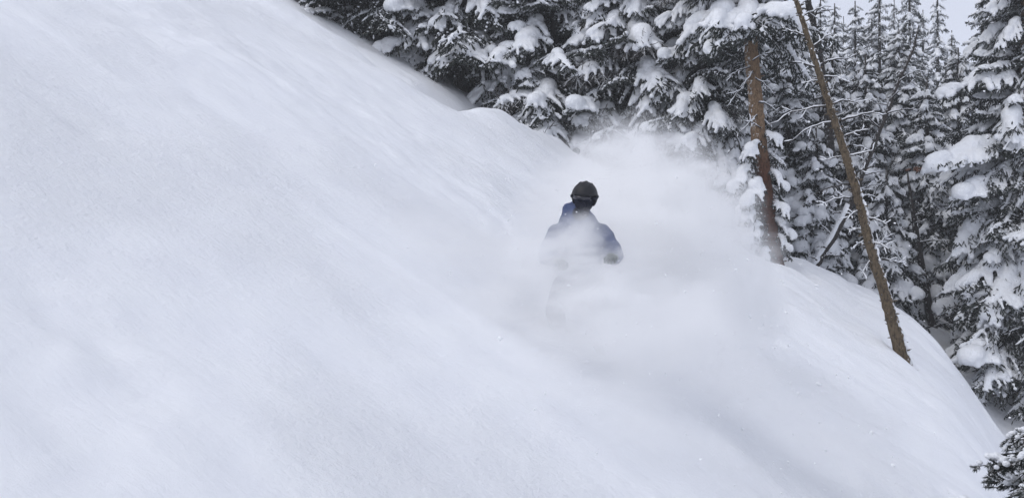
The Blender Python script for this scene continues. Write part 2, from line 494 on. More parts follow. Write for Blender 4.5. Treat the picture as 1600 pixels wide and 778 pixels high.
def bough_set(name, seeds, L, droops, voxel=.03, mat=M_NEEDLE, heavy=1.0, **kw):
    out = []
    for s, dr in zip(seeds, droops):
        g, C, RH, RL = bough_geo(s, L, dr, **kw)
        me = g.mesh(name, [mat, M_TWIG])
        k = RH > .012; k2 = RL > .012
        hv = blob_mesh('snow_pillow', C[k], RH[k] * .86 * heavy, M_PILLOW, voxel, 3, whole=True)
        mr = np.maximum(RH * .5, RL * .9); k3 = mr > .014
        md = blob_mesh('snow_pillow', C[k3] - np.array([0, 0, 1.]) * (RH[k3] * .22)[:, None], mr[k3], M_PILLOW, voxel * .8, 2, whole=False)
        lt = blob_mesh('snow_dusting', C[k2], RL[k2], M_PILLOW, voxel * .7, 3)
        out.append((me, hv, Either(lt, md)))
    return out

BIG = bough_set('bough', range(100, 109), 2.2, (.55, .7, .85, 1.0, 1.15, .45, .75, .95, .6), W=.40)
SHORT = bough_set('bough', range(200, 207), 1.0, (.4, .6, .8, 1.0, .5, .7, .9), voxel=.028, W=.5, flen=.13, side_step=.075, heavy=1.0)
BARE = bough_set('bough', range(300, 303), 1.5, (.6, .9, .8), voxel=.03, mat=M_RIME, W=.42, bare=True, flen=.20, side_step=.07, finger_step=.04)

def trunk_mesh(name, H, r0, mat, rng, lean=(0, 0), n=10, curve=0.0, top=.02, depth=.6, knots=0):
    g = Geo()
    K = max(8, int(H / .35)); t = np.linspace(-depth / H, 1, K)
    pts = np.stack([lean[0] * t + curve * np.sin(t * 3), lean[1] * t, H * t], -1)
    tt = np.clip(t, 0, 1)
    rad = r0 * (1 - tt) ** .8 + top + r0 * .35 * np.exp(-np.maximum(t, 0) * H / .35)
    rr = rad[:, None] * (1 + rng.normal(0, .045, (K, n)))
    tube(g, pts, rr, n, 0)
    if knots:
        th = rng.uniform(0, 6.28, knots); tk = rng.uniform(.02, .9, knots)
        c = np.stack([np.interp(tk, t, pts[:, i]) for i in range(3)], -1); rk = np.interp(tk, t, rad)
        D = np.stack([np.cos(th), np.sin(th), rng.uniform(-.3, .4, knots)], -1)
        spindles(g, c + norm(D) * (rk * .7)[:, None], D, rk * .5 + rng.uniform(.02, .07, knots), np.full(knots, .014), 0, 4, rng)
    return g.mesh(name, [mat], True)

def bough_tree(name, label, cat, group, base, H, R, seed, boughs, nominal, bark=M_BARK_DARK, r0=None, z0=.35, step=.34, per=6, heavy=.55, bare=None, skip=None, lean=(0, 0), power=.8, tilt=0, spread=None):
    """a spruce whose every bough is a part of its own, its load of snow a sub-part"""
    rng = np.random.default_rng(seed)
    root = link(name, None, None, base); tag(root, label, cat, group)
    root.empty_display_size = .3
    link('trunk', trunk_mesh('trunk', H, r0 or H * .014, bark, rng, lean), root)
    z = z0; a0 = rng.uniform(0, 6.28)
    while z < H - .25:
        f = z / H; k = max(3, int(round(per * (1 - .4 * f))))
        for i in range(k):
            az = a0 + 2 * math.pi * (i + rng.uniform(-.28, .28)) / k
            zz = z + rng.uniform(-.12, .12)
            l_ = R * (1 - f) ** power * rng.uniform(.68, 1.18) + .16
            if spread: l_ *= spread(az)
            if skip and skip(zz, az % (2 * math.pi)): continue
            s = l_ / nominal
            pool = boughs
            if bare and rng.random() < bare(zz): pool = BARE; s = l_ / 1.5
            me, hv, lt = pool[rng.integers(0, len(pool))]
            b = link('bough', me, root, (lean[0] * f, lean[1] * f, zz), (rng.uniform(-.22, .22), tilt + rng.uniform(-.14, .20) - .35 * f, az))
            b.scale = (s, s * rng.uniform(.9, 1.15), max(s, .55 * s + .4) if s < 1 else s)
            hvy = rng.random() < heavy
            if pool is BARE: hvy = hvy and rng.random() < .25
            if hvy: link('snow_load', hv, b)
            else: link('snow_dusting', light(lt), b)['kind'] = 'stuff'
        a0 += 2.4 + rng.uniform(-.3, .3); z += step * rng.uniform(.8, 1.2) * (1 - .35 * f)
    top, hv, _ = SHORT[0]
    b = link('bough', top, root, (lean[0] * .97, lean[1] * .97, H - .35), (0, -1.25, a0)); b.scale = (.55, .4, .4)
    return root

def at(u, d, dz=0):
    x = (u - 800) / F * d; return Vector((x, d, gz(x, d) + dz))

NEAR = 'snow-laden spruces along the upper rim'
def add_boughs(root, items, pool, nominal, seed=0):
    """single boughs put where the photograph shows them: (height, azimuth in degrees, length, tilt, variant, heavy)"""
    rng = np.random.default_rng(seed)
    for z, az, l_, tl, k, hvy in items:
        me, hv, lt = pool[k % len(pool)]
        b = link('bough', me, root, (0, 0, z), (0, tl, R_(az))); s = l_ / nominal; b.scale = (s, s, s)
        if hvy: o = link('snow_load', hv, b); o.scale = (1, 1, 1.0 + .35 * (hvy - 1))
        else: link('snow_dusting', light(lt), b)['kind'] = 'stuff'

def behind(a0, a1): return lambda z, az: False
front = lambda az: R_(200) < az < R_(340)      # towards the camera

bough_tree('spruce_tree', 'spruce at the left end of the trees, low boughs touching the snow', 'tree', NEAR, at(570, 25.2), 10, 2.5, 1, BIG, 2.2, z0=.3, heavy=.3, step=.28, per=7, bare=lambda z: .1)
bough_tree('spruce_tree', 'spruce with dark hanging twigs over the shaded hollow behind the rim', 'tree', NEAR, at(722, 24.8), 11, 2.5, 2, BIG, 2.2, z0=.75, heavy=.3, step=.26, per=8)
bough_tree('spruce_tree', 'tall spruce with broad snow pillows directly above the rider at the top edge', 'tree', NEAR, at(865, 24.3), 12, 2.5, 3, BIG, 2.2, z0=.9, heavy=.55, step=.28, per=8, bare=lambda z: .08)
bough_tree('spruce_tree', 'spruce with frosted bare lower twigs right above the powder plume', 'tree', NEAR, at(985, 23.6), 11.5, 2.35, 4, BIG, 2.2, z0=.5, heavy=.55, step=.28, per=8, bare=lambda z: .8 if z < 2.2 else .12)
eT = bough_tree('spruce_tree', 'heavily snow-covered spruce just left of the red-brown trunk', 'tree', NEAR, at(1098, 22.6), 11, 1.75, 5, BIG, 2.2, z0=.5, heavy=.6, step=.29, per=7, bare=lambda z: .6 if z < 1.4 else .08)
add_boughs(eT, [(2.6, -25, 1.75, .22, 4, 2.0), (3.2, -38, 1.85, .35, 3, 1.6), (2.3, -45, 1.9, .3, 7, 2), (1.5, -40, 1.8, .35, 2, 1.4), (3.3, -62, 1.5, .2, 3, 2), (2.9, -75, 1.6, .2, 4, 1.6), (.9, -55, 1.7, .2, 3, 1)], BIG, 2.2)

# ------------------------------------------------------------------ tree with the red-brown trunk
def path_tube(uvd, rad, mat, name, root, n=9, rng=None, sub=5, knots=0, jitter=.04, wob=.0):
    """a stem that follows points given as (u, v, depth)"""
    base = root.location
    P = np.array([tuple(pix(*q) - base) for q in uvd]); t = np.linspace(0, 1, len(P)); tt = np.linspace(0, 1, (len(P) - 1) * sub + 1)
    pts = np.stack([np.interp(tt, t, P[:, i]) for i in range(3)], -1)
    for _ in range(2): pts[1:-1] = .25 * pts[:-2] + .5 * pts[1:-1] + .25 * pts[2:]
    if wob: pts[1:-1] += rng.normal(0, wob, (len(pts) - 2, 3))
    r = np.interp(tt, t, rad)
    rr = r[:, None] * (1 + rng.normal(0, jitter, (len(pts), n)))
    g = Geo(); tube(g, pts, rr, n, 0)
    if knots:
        k = rng.uniform(0, len(pts) - 1.01, knots); i = k.astype(int); f = (k - i)[:, None]
        c = pts[i] * (1 - f) + pts[i + 1] * f; th = rng.uniform(0, 6.28, knots)
        D = np.stack([np.cos(th), np.sin(th), rng.uniform(-.2, .5, knots)], -1)
        spindles(g, c + norm(D) * (r[i] * .75)[:, None], D, r[i] * .5 + rng.uniform(.02, .09, knots), np.full(knots, .013), 0, 4, rng)
    return link(name, g.mesh(name, [mat], True), root), pts, r

def dead_branch(root, p0, p1, r0, rng, mat=M_BARK_DARK, twigs=4, sag=.06, snow=.8, name='branch'):
    """bare branch with side twigs and a line of snow lying along its top"""
    p0, p1 = np.array(p0), np.array(p1); L = np.linalg.norm(p1 - p0); t = np.linspace(0, 1, 9)[:, None]
    pts = p0 + (p1 - p0) * t + np.array([0, 0, 1.]) * (sag * L * np.sin(t * math.pi)) + rng.normal(0, .012 * L, (9, 3)) * np.minimum(t * 3, 1)
    g = Geo(); tube(g, pts, r0 * (1 - .75 * t[:, 0]), 5)
    tops = [(pts, r0 * (1 - .75 * t[:, 0]))]
    d = norm(p1 - p0)
    for k in range(twigs):
        i = rng.integers(2, 8); sd_ = norm(np.cross(d, rng.normal(0, 1, 3))); l_ = L * rng.uniform(.12, .4)
        q = pts[i] + (d * rng.uniform(.3, .9) + sd_ * .7 + np.array([0, 0, rng.uniform(-.2, .25)])) * l_ * np.linspace(0, 1, 5)[:, None] + rng.normal(0, .01, (5, 3)) * np.linspace(0, 1, 5)[:, None]
        rq = r0 * .38 * np.linspace(1, .35, 5); tube(g, q, rq, 4); tops.append((q, rq))
    b = link(name, g.mesh(name, [mat], True), root)
    gs = Geo()
    for q, rq in tops:
        a, e = (int(len(q) * rng.uniform(0, .15)), len(q) - int(len(q) * rng.uniform(0, .15)))
        if rng.random() > snow + .15 or e - a < 3: continue
        qq = q[a:e].copy(); qr = np.maximum(rq[a:e] * .9, .010) * rng.uniform(.65, 1.25, e - a); qq[:, 2] += rq[a:e] * .75 + qr * .25
        qr[0] *= .4; qr[-1] *= .4; tube(gs, qq, qr, 6)
    if gs.n: link('snow_line', gs.mesh('snow_line', [M_PILLOW], True), b)['kind'] = 'stuff'
    return b

rng = np.random.default_rng(77)
# bark that is tan high up and darker red-brown lower down
def mat_red():
    m = M_BARK_RED; n, l = m.node_tree.nodes, m.node_tree.links; p = n['Principled BSDF']
    r = [q for q in n if q.bl_idname == 'ShaderNodeValToRGB'][0]; mx = [q for q in n if q.bl_idname == 'ShaderNodeMix'][0]
    r2 = ramp(n, l, r.inputs[0].links[0].from_socket, [(.32, (.085, .055, .036)), (.52, (.235, .155, .092)), (.72, (.33, .23, .145))])
    tc = [q for q in n if q.bl_idname == 'ShaderNodeTexCoord'][0]; sep = n.new('ShaderNodeSeparateXYZ'); l.new(tc.outputs['Object'], sep.inputs[0])
    f = mrange(n, l, sep.outputs[2], 2.0, 3.3); mm = n.new('ShaderNodeMix'); mm.data_type = 'RGBA'
    l.new(f.outputs[0], mm.inputs['Factor']); l.new(r.outputs[0], mm.inputs[6]); l.new(r2.outputs[0], mm.inputs[7]); l.new(mm.outputs[2], mx.inputs[6])
mat_red()
red = link('spruce_tree', None, None, Vector((P_RED.x, P_RED.y, gz(P_RED.x, P_RED.y))))
tag(red, 'spruce with bare red-brown and tan trunk rising out of the rim', 'tree')
_, rp, rr_ = path_tube([(1214, 440, 20.4), (1209, 405, 20.4), (1197, 320, 20.4), (1187, 230, 20.5), (1180, 150, 20.6), (1172, 60, 20.7), (1166, -30, 20.8), (1158, -160, 21), (1150, -330, 21.2), (1146, -520, 21.4)],
    [.215, .185, .158, .150, .145, .138, .13, .12, .09, .03], M_BARK_RED, 'trunk', red, 18, rng, 12, 90, .07)
def on(path, z): return np.array([np.interp(z, path[:, 2], path[:, i]) for i in range(3)])
# thick dark limb rising to the right, and bare snags
def plocal(u, v, d, root=None): return np.array(pix(u, v, d) - root.location)
dead_branch(red, plocal(1178, 52, 20.6, red), plocal(1240, -18, 20.3, red), .085, rng, twigs=8, sag=-.04, snow=.3, name='limb')
for a, b in (((1168, 70), (1150, 84)), ((1170, 62), (1140, 48)), ((1172, 105), (1128, 128)), ((1176, 112), (1150, 150)), ((1180, 122), (1212, 150)), ((1186, 160), (1216, 178)), ((1190, 240), (1225, 262)),
             ((1198, 322), (1170, 312)), ((1200, 345), (1228, 332)), ((1204, 372), (1186, 384)), ((1188, 200), (1160, 188)), ((1176, 95), (1208, 82)), ((1172, 40), (1205, 22)), ((1200, 300), (1222, 326)), ((1183, 180), (1150, 214))):
    dead_branch(red, plocal(*a, 20.4, red), plocal(*b, 20.4 + rng.uniform(-.5, .3), red), rng.uniform(.012, .022), rng, twigs=5, sag=rng.uniform(-.05, .12))
for k in range(70):
    z = rng.uniform(5.0, 11.5); me, hv, lt = BIG[rng.integers(0, len(BIG))]; c = on(rp, z); l_ = 2.1 * (1 - (z - 4) / 9.5) ** .7 + .2
    b = link('bough', me, red, c, (rng.uniform(-.2, .2), rng.uniform(-.1, .2), rng.uniform(0, 6.28))); b.scale = (l_ / 2.2,) * 3
    if rng.random() < .5: link('snow_load', hv, b)
    else: link('snow_dusting', light(lt), b)['kind'] = 'stuff'
for z, az, l_, k, hvy in ((2.35, -10, .75, 3, 1), (2.0, 8, .62, 2, 0), (1.65, -20, .7, 5, 1), (1.3, -5, .72, 6, 1), (1.0, -22, .62, 3, 1), (.8, 5, .6, 2, 0), (1.8, 30, .6, 3, 0), (2.7, 5, .7, 1, 0), (3.1, -15, .7, 5, 1), (3.4, 20, .6, 2, 0), (2.5, 195, 1.0, 3, 1), (2.1, 225, .95, 6, 1), (1.7, 190, 1.0, 2, 1), (1.35, 215, .95, 3, 1), (1.0, 185, .9, 6, 1), (.75, 228, .7, 3, 1), (2.9, 240, .8, 5, 1), (5.3, 200, 1.2, 3, 1), (5.4, 235, 1.2, 6, 1), (5.5, 160, 1.3, 5, 1), (5.4, 330, .9, 3, 0), (5.3, 265, .9, 2, 1)):
    me, hv, lt = SHORT[k]; b = link('bough', me, red, on(rp, z), (0, .35 if z < 4 else .1, R_(az))); b.scale = (l_,) * 3
    if hvy: link('snow_load', hv, b)
    else: link('snow_dusting', light(lt), b)['kind'] = 'stuff'

# ------------------------------------------------------------------ the leaning dead tree on the mound
lean = link('dead_tree', None, None, Vector((P_LEAN.x, P_LEAN.y, gz(P_LEAN.x, P_LEAN.y))))
tag(lean, 'leaning bare dead tree standing in the smooth snow mound', 'dead tree')
_, lp, lr = path_tube([(1424, 610, 16.2), (1411, 562, 16.2), (1386, 470, 16.25), (1360, 385, 16.35), (1339, 300, 16.45), (1316, 225, 16.55), (1296, 165, 16.6), (1272, 90, 16.7), (1247, 10, 16.8), (1230, -60, 16.9), (1205, -170, 17.1)],
    [.125, .112, .092, .080, .073, .066, .060, .050, .042, .034, .010], M_BARK_GREY, 'trunk', lean, 14, rng, 11, 170, .085, .004)
for a, b in (((1294, 166), (1203, 195)), ((1301, 163), (1342, 163)), ((1306, 190), (1228, 225)), ((1309, 190), (1369, 173)), ((1275, 106), (1234, 97)), ((1281, 101), (1333, 92)), ((1253, 26), (1298, 9)),
             ((1247, 12), (1269, -2)), ((1319, 244), (1284, 252)), ((1323, 244), (1369, 233)), ((1331, 289), (1270, 306)), ((1333, 308), (1275, 323)), ((1344, 308), (1369, 308)), ((1356, 375), (1328, 392)),
             ((1360, 380), (1392, 392)), ((1378, 405), (1419, 414)), ((1347, 358), (1326, 364)), ((1318, 214), (1358, 203)), ((1290, 128), (1255, 131)), ((1270, 74), (1300, 52)), ((1262, 58), (1222, 44)), ((1350, 340), (1388, 352)),
             ((1368, 398), (1346, 430)), ((1286, 120), (1330, 130)), ((1240, -15), (1205, -40)), ((1236, -28), (1275, -60)), ((1336, 270), (1372, 262)), ((1362, 396), (1385, 372)), ((1228, -66), (1195, -88)), ((1343, 330), (1322, 345))):
    dd = np.interp(a[1], [0, 570], [16.8, 16.2])
    dead_branch(lean, plocal(*a, dd, lean), plocal(*b, dd + rng.uniform(-.5, .5), lean), rng.uniform(.013, .024), rng, twigs=rng.integers(3, 8), sag=rng.uniform(-.02, .10))

# clumps of snow stuck to the upper side of the leaning stem
for k in range(16):
    i = int(rng.uniform(.06, .8) * (len(lp) - 2)); n_ = rng.integers(3, 8)
    c = np.array([lp[min(i + j // 2, len(lp) - 1)] * (1 - (j % 2) / 2) + lp[min(i + j // 2 + 1, len(lp) - 1)] * ((j % 2) / 2) for j in range(n_)])
    c = c + np.array([.85, -.30, .25]) * lr[i] * rng.uniform(.75, 1.0) + rng.normal(0, .008, c.shape)
    link('snow_patch', blob_mesh('snow_patch', c, rng.uniform(.018, .036, n_), M_PILLOW, .012, 2, 1.0, True), lean)
# slim dead stems further back
def slim(label, pts, rad, seed, nbr=10, mat=M_BARK_DARK, snowtop=None):
    r = np.random.default_rng(seed); b = pix(*pts[0]); root = link('dead_tree', None, None, b); tag(root, label, 'dead tree')
    _, q, qr = path_tube(pts, rad, mat, 'trunk', root, 7, r, 5, 30, .06, .008)
    for k in range(nbr):
        i = r.integers(3, len(q) - 2); a = r.uniform(0, 6.28); L = r.uniform(.3, .8)
        dead_branch(root, q[i], q[i] + np.array([math.cos(a), math.sin(a), r.uniform(-.1, .5)]) * L, qr[i] * .32 + .003, r, twigs=3)
    if snowtop:
        g = Geo(); a, e = [int(k * (len(q) - 1)) for k in snowtop]; qq = q[a:e] + np.array([0, -.01, 0]); w = qr[a:e] * r.uniform(.7, 1.1, e - a); qq[:, 2] += qr[a:e] * .75; qq[:, 0] -= qr[a:e] * .55
        tube(g, qq, w, 7); link('snow_line', g.mesh('snow_line', [M_PILLOW], True), root)
    return root
slim('thin dark stem leaning right, its foot a snowy pole on the rim', [(1268, 428, 22.6), (1282, 404, 22.5), (1308, 362, 22.3), (1334, 312, 22), (1356, 250, 21.8), (1380, 190, 21.6), (1404, 128, 21.5), (1424, 84, 21.4), (1436, 40, 21.4)], [.075, .07, .065, .06, .055, .05, .042, .034, .012], 5, 16, snowtop=(.05, .38))
slim('thin bare upright stem just behind the top of the leaning dead tree', [(1300, 260, 25), (1290, 150, 25), (1281, 90, 25), (1272, 45, 25), (1262, 0, 25), (1252, -50, 25), (1240, -120, 25)], [.11, .10, .09, .085, .08, .06, .015], 6, 22)
slim('dark slender stem low between the background spruces behind the mound', [(1466, 560, 25), (1456, 515, 25), (1447, 450, 25), (1436, 390, 25), (1428, 340, 25), (1418, 270, 25)], [.11, .105, .09, .08, .07, .02], 7, 8)

# ------------------------------------------------------------------ the big spruce on the right
gT = bough_tree('spruce_tree', 'large dark spruce at the right edge with heaped white boughs', 'tree', None, at(1602, 22.6), 13, 2.25, 9, BIG, 2.2, z0=.35, heavy=.5, step=.30, per=8, bark=M_BARK_TAN, r0=.2, spread=lambda a: 1.0)
add_boughs(gT, [(5.55, 196, 2.8, -.05, 5, 2.0), (5.0, 203, 2.2, .05, 0, 1), (4.3, 178, 2.0, .1, 2, 2), (3.3, 215, 2.2, .2, 3, 1.5), (7.4, 185, 2.2, 0, 1, 1), (3.7, 245, 2.0, .2, 4, 2), (2.4, 200, 2.1, .15, 7, 1.4), (6.7, 232, 1.9, .1, 2, 2), (5.4, 250, 1.9, .15, 3, 2)], BIG, 2.2)
g = Geo(); r9 = np.random.default_rng(12)
c0 = np.array(pix(1436, 262, 21.9) - gT.location); P9 = c0 + r9.normal(0, 1, (9, 3)) * [.10, .06, .03]
spindles(g, P9, np.stack([-np.abs(r9.normal(.8, .3, 9)), r9.normal(-.3, .3, 9), r9.normal(-.35, .3, 9)], -1), r9.uniform(.09, .16, 9), r9.uniform(.02, .03, 9), 0, 5, r9)
tag(link('brown_twig', g.mesh('brown_twig', [M_BROWN]), gT), 'rust-brown dead needles at the bough tip')

# ------------------------------------------------------------------ middle distance: narrow spruces with boughs
MID = 'narrow snowy spruces behind the rim'
mid = [(1232, 25.5, 10, 1.5, 'narrow spruce directly right of the red-brown trunk, behind it'), (1300, 29, 70, 1.7, 'snow-tufted spruce seen behind the upper half of the leaning dead tree'),
       (1352, 27, 85, 1.6, 'spruce with round snow tufts right of the leaning dead tree'), (1404, 30, 45, 1.7, 'tall pale spruce behind the tip of the thin dark stem'), (1448, 26.5, 120, 1.5, 'shorter spruce behind the slender stem near the mound'),
       (1497, 28, 75, 1.7, 'spruce half hidden left of the large right-edge spruce'), (1535, 25.5, 230, 1.5, 'snow-heaped spruce low in front of the large right-edge spruce'), (1275, 24.8, 200, 1.3, 'small white-plastered spruce at the foot of the snowy pole'), (1385, 24.6, 260, 1.2, 'small drooping spruce peeking over the mound beside the leaning dead tree')]
for i, (u, d, vt, R, lb) in enumerate(mid):
    b = at(u, d)
    bough_tree('spruce_tree', lb, 'tree', MID, b, (389 - vt) / F * d - b.z, R, 40 + i, SHORT, 1.0, z0=.3, step=.29, per=8, heavy=.65, power=.75, tilt=.2)

# ------------------------------------------------------------------ background spruces: joined crowns, three shapes
LODB = []
for sd_, dr in zip(range(400, 407), (.5, .7, .9, 1.1, .6, .8, .75)):
    g, C, RH, RL = bough_geo(sd_, 1.2, dr, W=.45, side_step=.15, finger_step=.085, flen=.19, fr=.030, nb=0, lod=1)
    k = RH > .02; hv = blob_mesh('t', C[k], RH[k], M_PILLOW, .05, 2); k2 = RL > .014; lt = blob_mesh('t', C[k2], RL[k2] * 1.25, M_PILLOW, .045, 1)
    LODB.append((g.arrays(), tri_arrays(hv), tri_arrays(lt)))

def far_tree_meshes(H, R, seed, sparse=1.0, heavy=.5):
    r = np.random.default_rng(seed); gc, gs = Geo(), Geo(); z = .4; a0 = 0
    while z < H - .2:
        f = z / H; k = max(3, int(round(6 * (1 - .35 * f) * sparse)))
        for i in range(k):
            az = a0 + 6.283 * (i + r.uniform(-.3, .3)) / k; l_ = R * (1 - f) ** .72 * r.uniform(.65, 1.2) + .14; s = l_ / 1.2
            (V, T, M), (Vh, Th), (Vl, Tl) = LODB[r.integers(0, len(LODB))]
            mt = np.array(Euler((r.uniform(-.2, .2), r.uniform(-.1, .6) - .4 * f, az)).to_matrix())
            S = np.array([s, s * 1.1, max(s, .5 * s + .35)]); o = np.array([0, 0, z + r.uniform(-.1, .1)])
            gc.add((V * S) @ mt.T + o, T, 0)
            Vs, Ts = (Vh, Th) if r.random() < heavy else (Vl, Tl)
            gs.add((Vs * S) @ mt.T + o, Ts, 0)
        a0 += 2.4; z += .36 * r.uniform(.8, 1.2) * (1 - .3 * f)
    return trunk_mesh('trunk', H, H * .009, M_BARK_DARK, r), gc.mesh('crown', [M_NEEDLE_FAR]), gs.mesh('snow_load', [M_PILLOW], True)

FAR = [far_tree_meshes(13, 1.75, 1, 1.0, .7), far_tree_meshes(13, 1.4, 2, .95, .6), far_tree_meshes(13, 1.5, 3, .85, .45)]
def far_tree(u, d, v_top, kind, label, group):
    b = at(u, d); H = (389 - v_top) / F * d - b.z; r = random.Random(int(u * 7 + d))
    root = link('spruce_tree', None, None, b, (0, 0, r.uniform(0, 6.28))); sc = H / 13.0
    root.scale = (sc ** .6 * r.uniform(.95, 1.15),) * 2 + (sc,)
    tag(root, label, 'tree', group)
    tm, cm, sm = FAR[kind]
    link('trunk', tm, root); link('crown', cm, root); link('snow_load', sm, root)['kind'] = 'stuff'

SPIRES = [(1282, 52, -6, 1, 'faint pointed spruce top just right of the twin dead stems against the sky'), (1304, 44, 6, 1, 'slim pointed spruce top standing alone against the pale sky'), (1336, 37, 2, 0, 'snow-tufted pointed spruce top in the middle of the sky gap'),
          (1374, 36, -40, 2, 'thin-crowned tall spruce right of the sky gap, trunk showing through'), (1421, 34, -60, 2, 'sparse tall spruce with visible trunk near the thin dark stem'), (1465, 43, -10, 1, 'pointed spruce top left of the large right-edge spruce against the sky'), (1487, 50, 48, 1, 'low faint spruce top in the small sky notch by the right-edge spruce'), (1350, 58, 40, 1, 'faint far spruce low in the middle of the sky gap'), (1318, 62, 26, 1, 'faint far spruce between the lone slim top and the snow-tufted top'), (1397, 54, 0, 1, 'faint far spruce between the two sparse tall spruces'), (1442, 50, 16, 1, 'faint far spruce right of the right-hand sparse tall spruce'), (1362, 48, 20, 0, 'pale far spruce hugging the left side of the thin-crowned spruce')]
for q in SPIRES: far_tree(*q[:4], q[4], 'far spruces against the sky')
fill = [(1210, 33, -60, 0, 'dense dark spruce right behind the thick dark limb of the red-brown trunk'), (1258, 40, 40, 0, 'dense snowy spruce behind the top of the leaning dead tree'), (1325, 48, 80, 0, 'pale spruce under the lone slim spruce top'), (1395, 42, 66, 0, 'pale spruce between the two sparse tall spruces'), (1442, 37, 80, 0, 'pale spruce right of the tip of the thin dark stem'), (1478, 36, 100, 1, 'pale spruce under the low sky notch'),
        (1535, 34, -30, 0, 'dim spruce behind the top boughs of the large right-edge spruce'), (1580, 31, -120, 0, 'dim spruce behind the trunk of the large right-edge spruce'), (1322, 33, 150, 1, 'dim spruce in the gap just right of the leaning dead tree'), (1375, 32, 180, 0, 'dim spruce behind the middle of the thin dark stem'), (1425, 31, 200, 0, 'dim spruce behind the top of the dark slender stem'), (1470, 31, 220, 1, 'dim spruce under the tip of the longest white bough'), (1250, 31, 170, 0, 'dim spruce between red-brown trunk and leaning dead tree')]
for q in fill: far_tree(*q, 'background spruces filling the forest at right')
fill2 = [(470, 31, -300, 0), (590, 32, -300, 1), (690, 30, -300, 0), (800, 31, -300, 0), (880, 29.5, -300, 1), (950, 31, -300, 0), (1040, 29, -300, 0), (1100, 32, -250, 1), (1150, 28.5, -250, 0), (1185, 31, -160, 1)]
for q in fill2: far_tree(*q, 'dim spruce glimpsed between the boughs of the rim spruces', 'background spruces behind the rim')

# ------------------------------------------------------------------ sapling at the lower right corner
def sapling():
    r = np.random.default_rng(33); b = Vector((3.86, 6.7, gz(3.86, 6.7))); H = -.98 - b.z
    root = link('spruce_sapling', None, None, b); tag(root, 'snow-frosted spruce sapling poking into the lower right corner', 'sapling')
    link('trunk', trunk_mesh('trunk', H, .03, M_BARK_DARK, r, top=.008, depth=.2), root)
    pool = []
    for k, dr in ((500, .35), (501, .5), (502, .6), (503, .3)):
        g, C, RH, RL = bough_geo(k, .75, dr, W=.5, side_step=.07, finger_step=.05, flen=.085, fr=.008, nb=46)
        V, T, M = g.arrays(); k1 = RL > .008
        pool.append((g.mesh('bough', [M_NEEDLE, M_TWIG]), blob_mesh('snow_load', C[k1] + [0, 0, .004], np.clip(RL[k1] * 1.15, .017, .04), M_PILLOW, .011, 3)))
    z = .25; a = 0
    while z < H:
        for i in range(6):
            me, sm = pool[r.integers(0, 4)]; l_ = (1.25 * (1 - z / H) ** .55 + .16) * r.uniform(.85, 1.1)
            o = link('bough', me, root, (0, 0, z), (0, r.uniform(-.15, .1), a + i * 1.047 + r.uniform(-.2, .2))); o.scale = (l_ / .75,) * 3
            link('snow_load', sm, o)['kind'] = 'stuff'
        a += .6; z += .2
sapling()
# half-buried sprig where the slope meets the trees
bs = at(490, 21.2); bs.z += .12
bur = link('spruce_sapling', None, None, bs); tag(bur, 'snow-buried spruce sprig at the top edge where slope meets trees', 'sapling')
link('trunk', trunk_mesh('trunk', .7, .03, M_BARK_DARK, np.random.default_rng(3), top=.008, depth=.2), bur)
add_boughs(bur, [(.40, 186, 1.05, -.28, 0, 1), (.34, 215, .9, -.1, 1, 1), (.5, 20, .8, .1, 4, 1), (.45, 300, .6, .1, 2, 1), (.35, 160, .9, -.3, 5, 0)], SHORT, 1.0)

# ------------------------------------------------------------------ the rider
def mat_plain(name, col, rough=.7, spec=.3, weave=0, frost=.0):
    m, n, l, p = new_mat(name); tc = n.new('ShaderNodeTexCoord')
    t = noise(n, l, 9, 5, .6, tc.outputs['Object']); c = ramp(n, l, t.outputs[0], [(.3, tuple(q * .8 for q in col)), (.7, tuple(q * 1.15 for q in col))])
    src = c.outputs[0]
    if frost:                                   # powder stuck to the cloth
        t2 = noise(n, l, 26, 6, .7, tc.outputs['Object']); f = mrange(n, l, t2.outputs[0], .66 - frost, .80 - frost)
        mx = n.new('ShaderNodeMix'); mx.data_type = 'RGBA'; l.new(f.outputs[0], mx.inputs['Factor']); l.new(src, mx.inputs[6]); mx.inputs[7].default_value = (*SNOW, 1); src = mx.outputs[2]
    l.new(src, p.inputs['Base Color']); p.inputs['Roughness'].default_value = rough; p.inputs['Specular IOR Level'].default_value = spec
    if weave:
        w = noise(n, l, weave, 3, .6, tc.outputs['Object']); b = n.new('ShaderNodeBump'); b.inputs['Distance'].default_value = .02; l.new(w.outputs[0], b.inputs['Height']); l.new(b.outputs[0], p.inputs['Normal'])
    return m
M_SKIN = mat_plain('skin', (.45, .28, .21), .5)
M_JACKET = mat_plain('blue_jacket', (.065, .088, .175), .75, .2, 9, .07)
M_PANTS = mat_plain('grey_trousers', (.10, .105, .125), .8, .2, 22, .03)
M_HELMET = mat_plain('black_helmet', (.012, .012, .015), .55, .35, 0, -.06)
M_LENS = mat_plain('goggle_lens', (.02, .02, .03), .12, .6)
M_GAITER = mat_plain('dark_face_mask', (.03, .032, .045), .9, .1, 60)
M_GLOVE = mat_plain('green_grey_glove', (.055, .075, .065), .8, .2, 40)
M_BOOT = mat_plain('dark_boot', (.03, .03, .035), .5, .3)

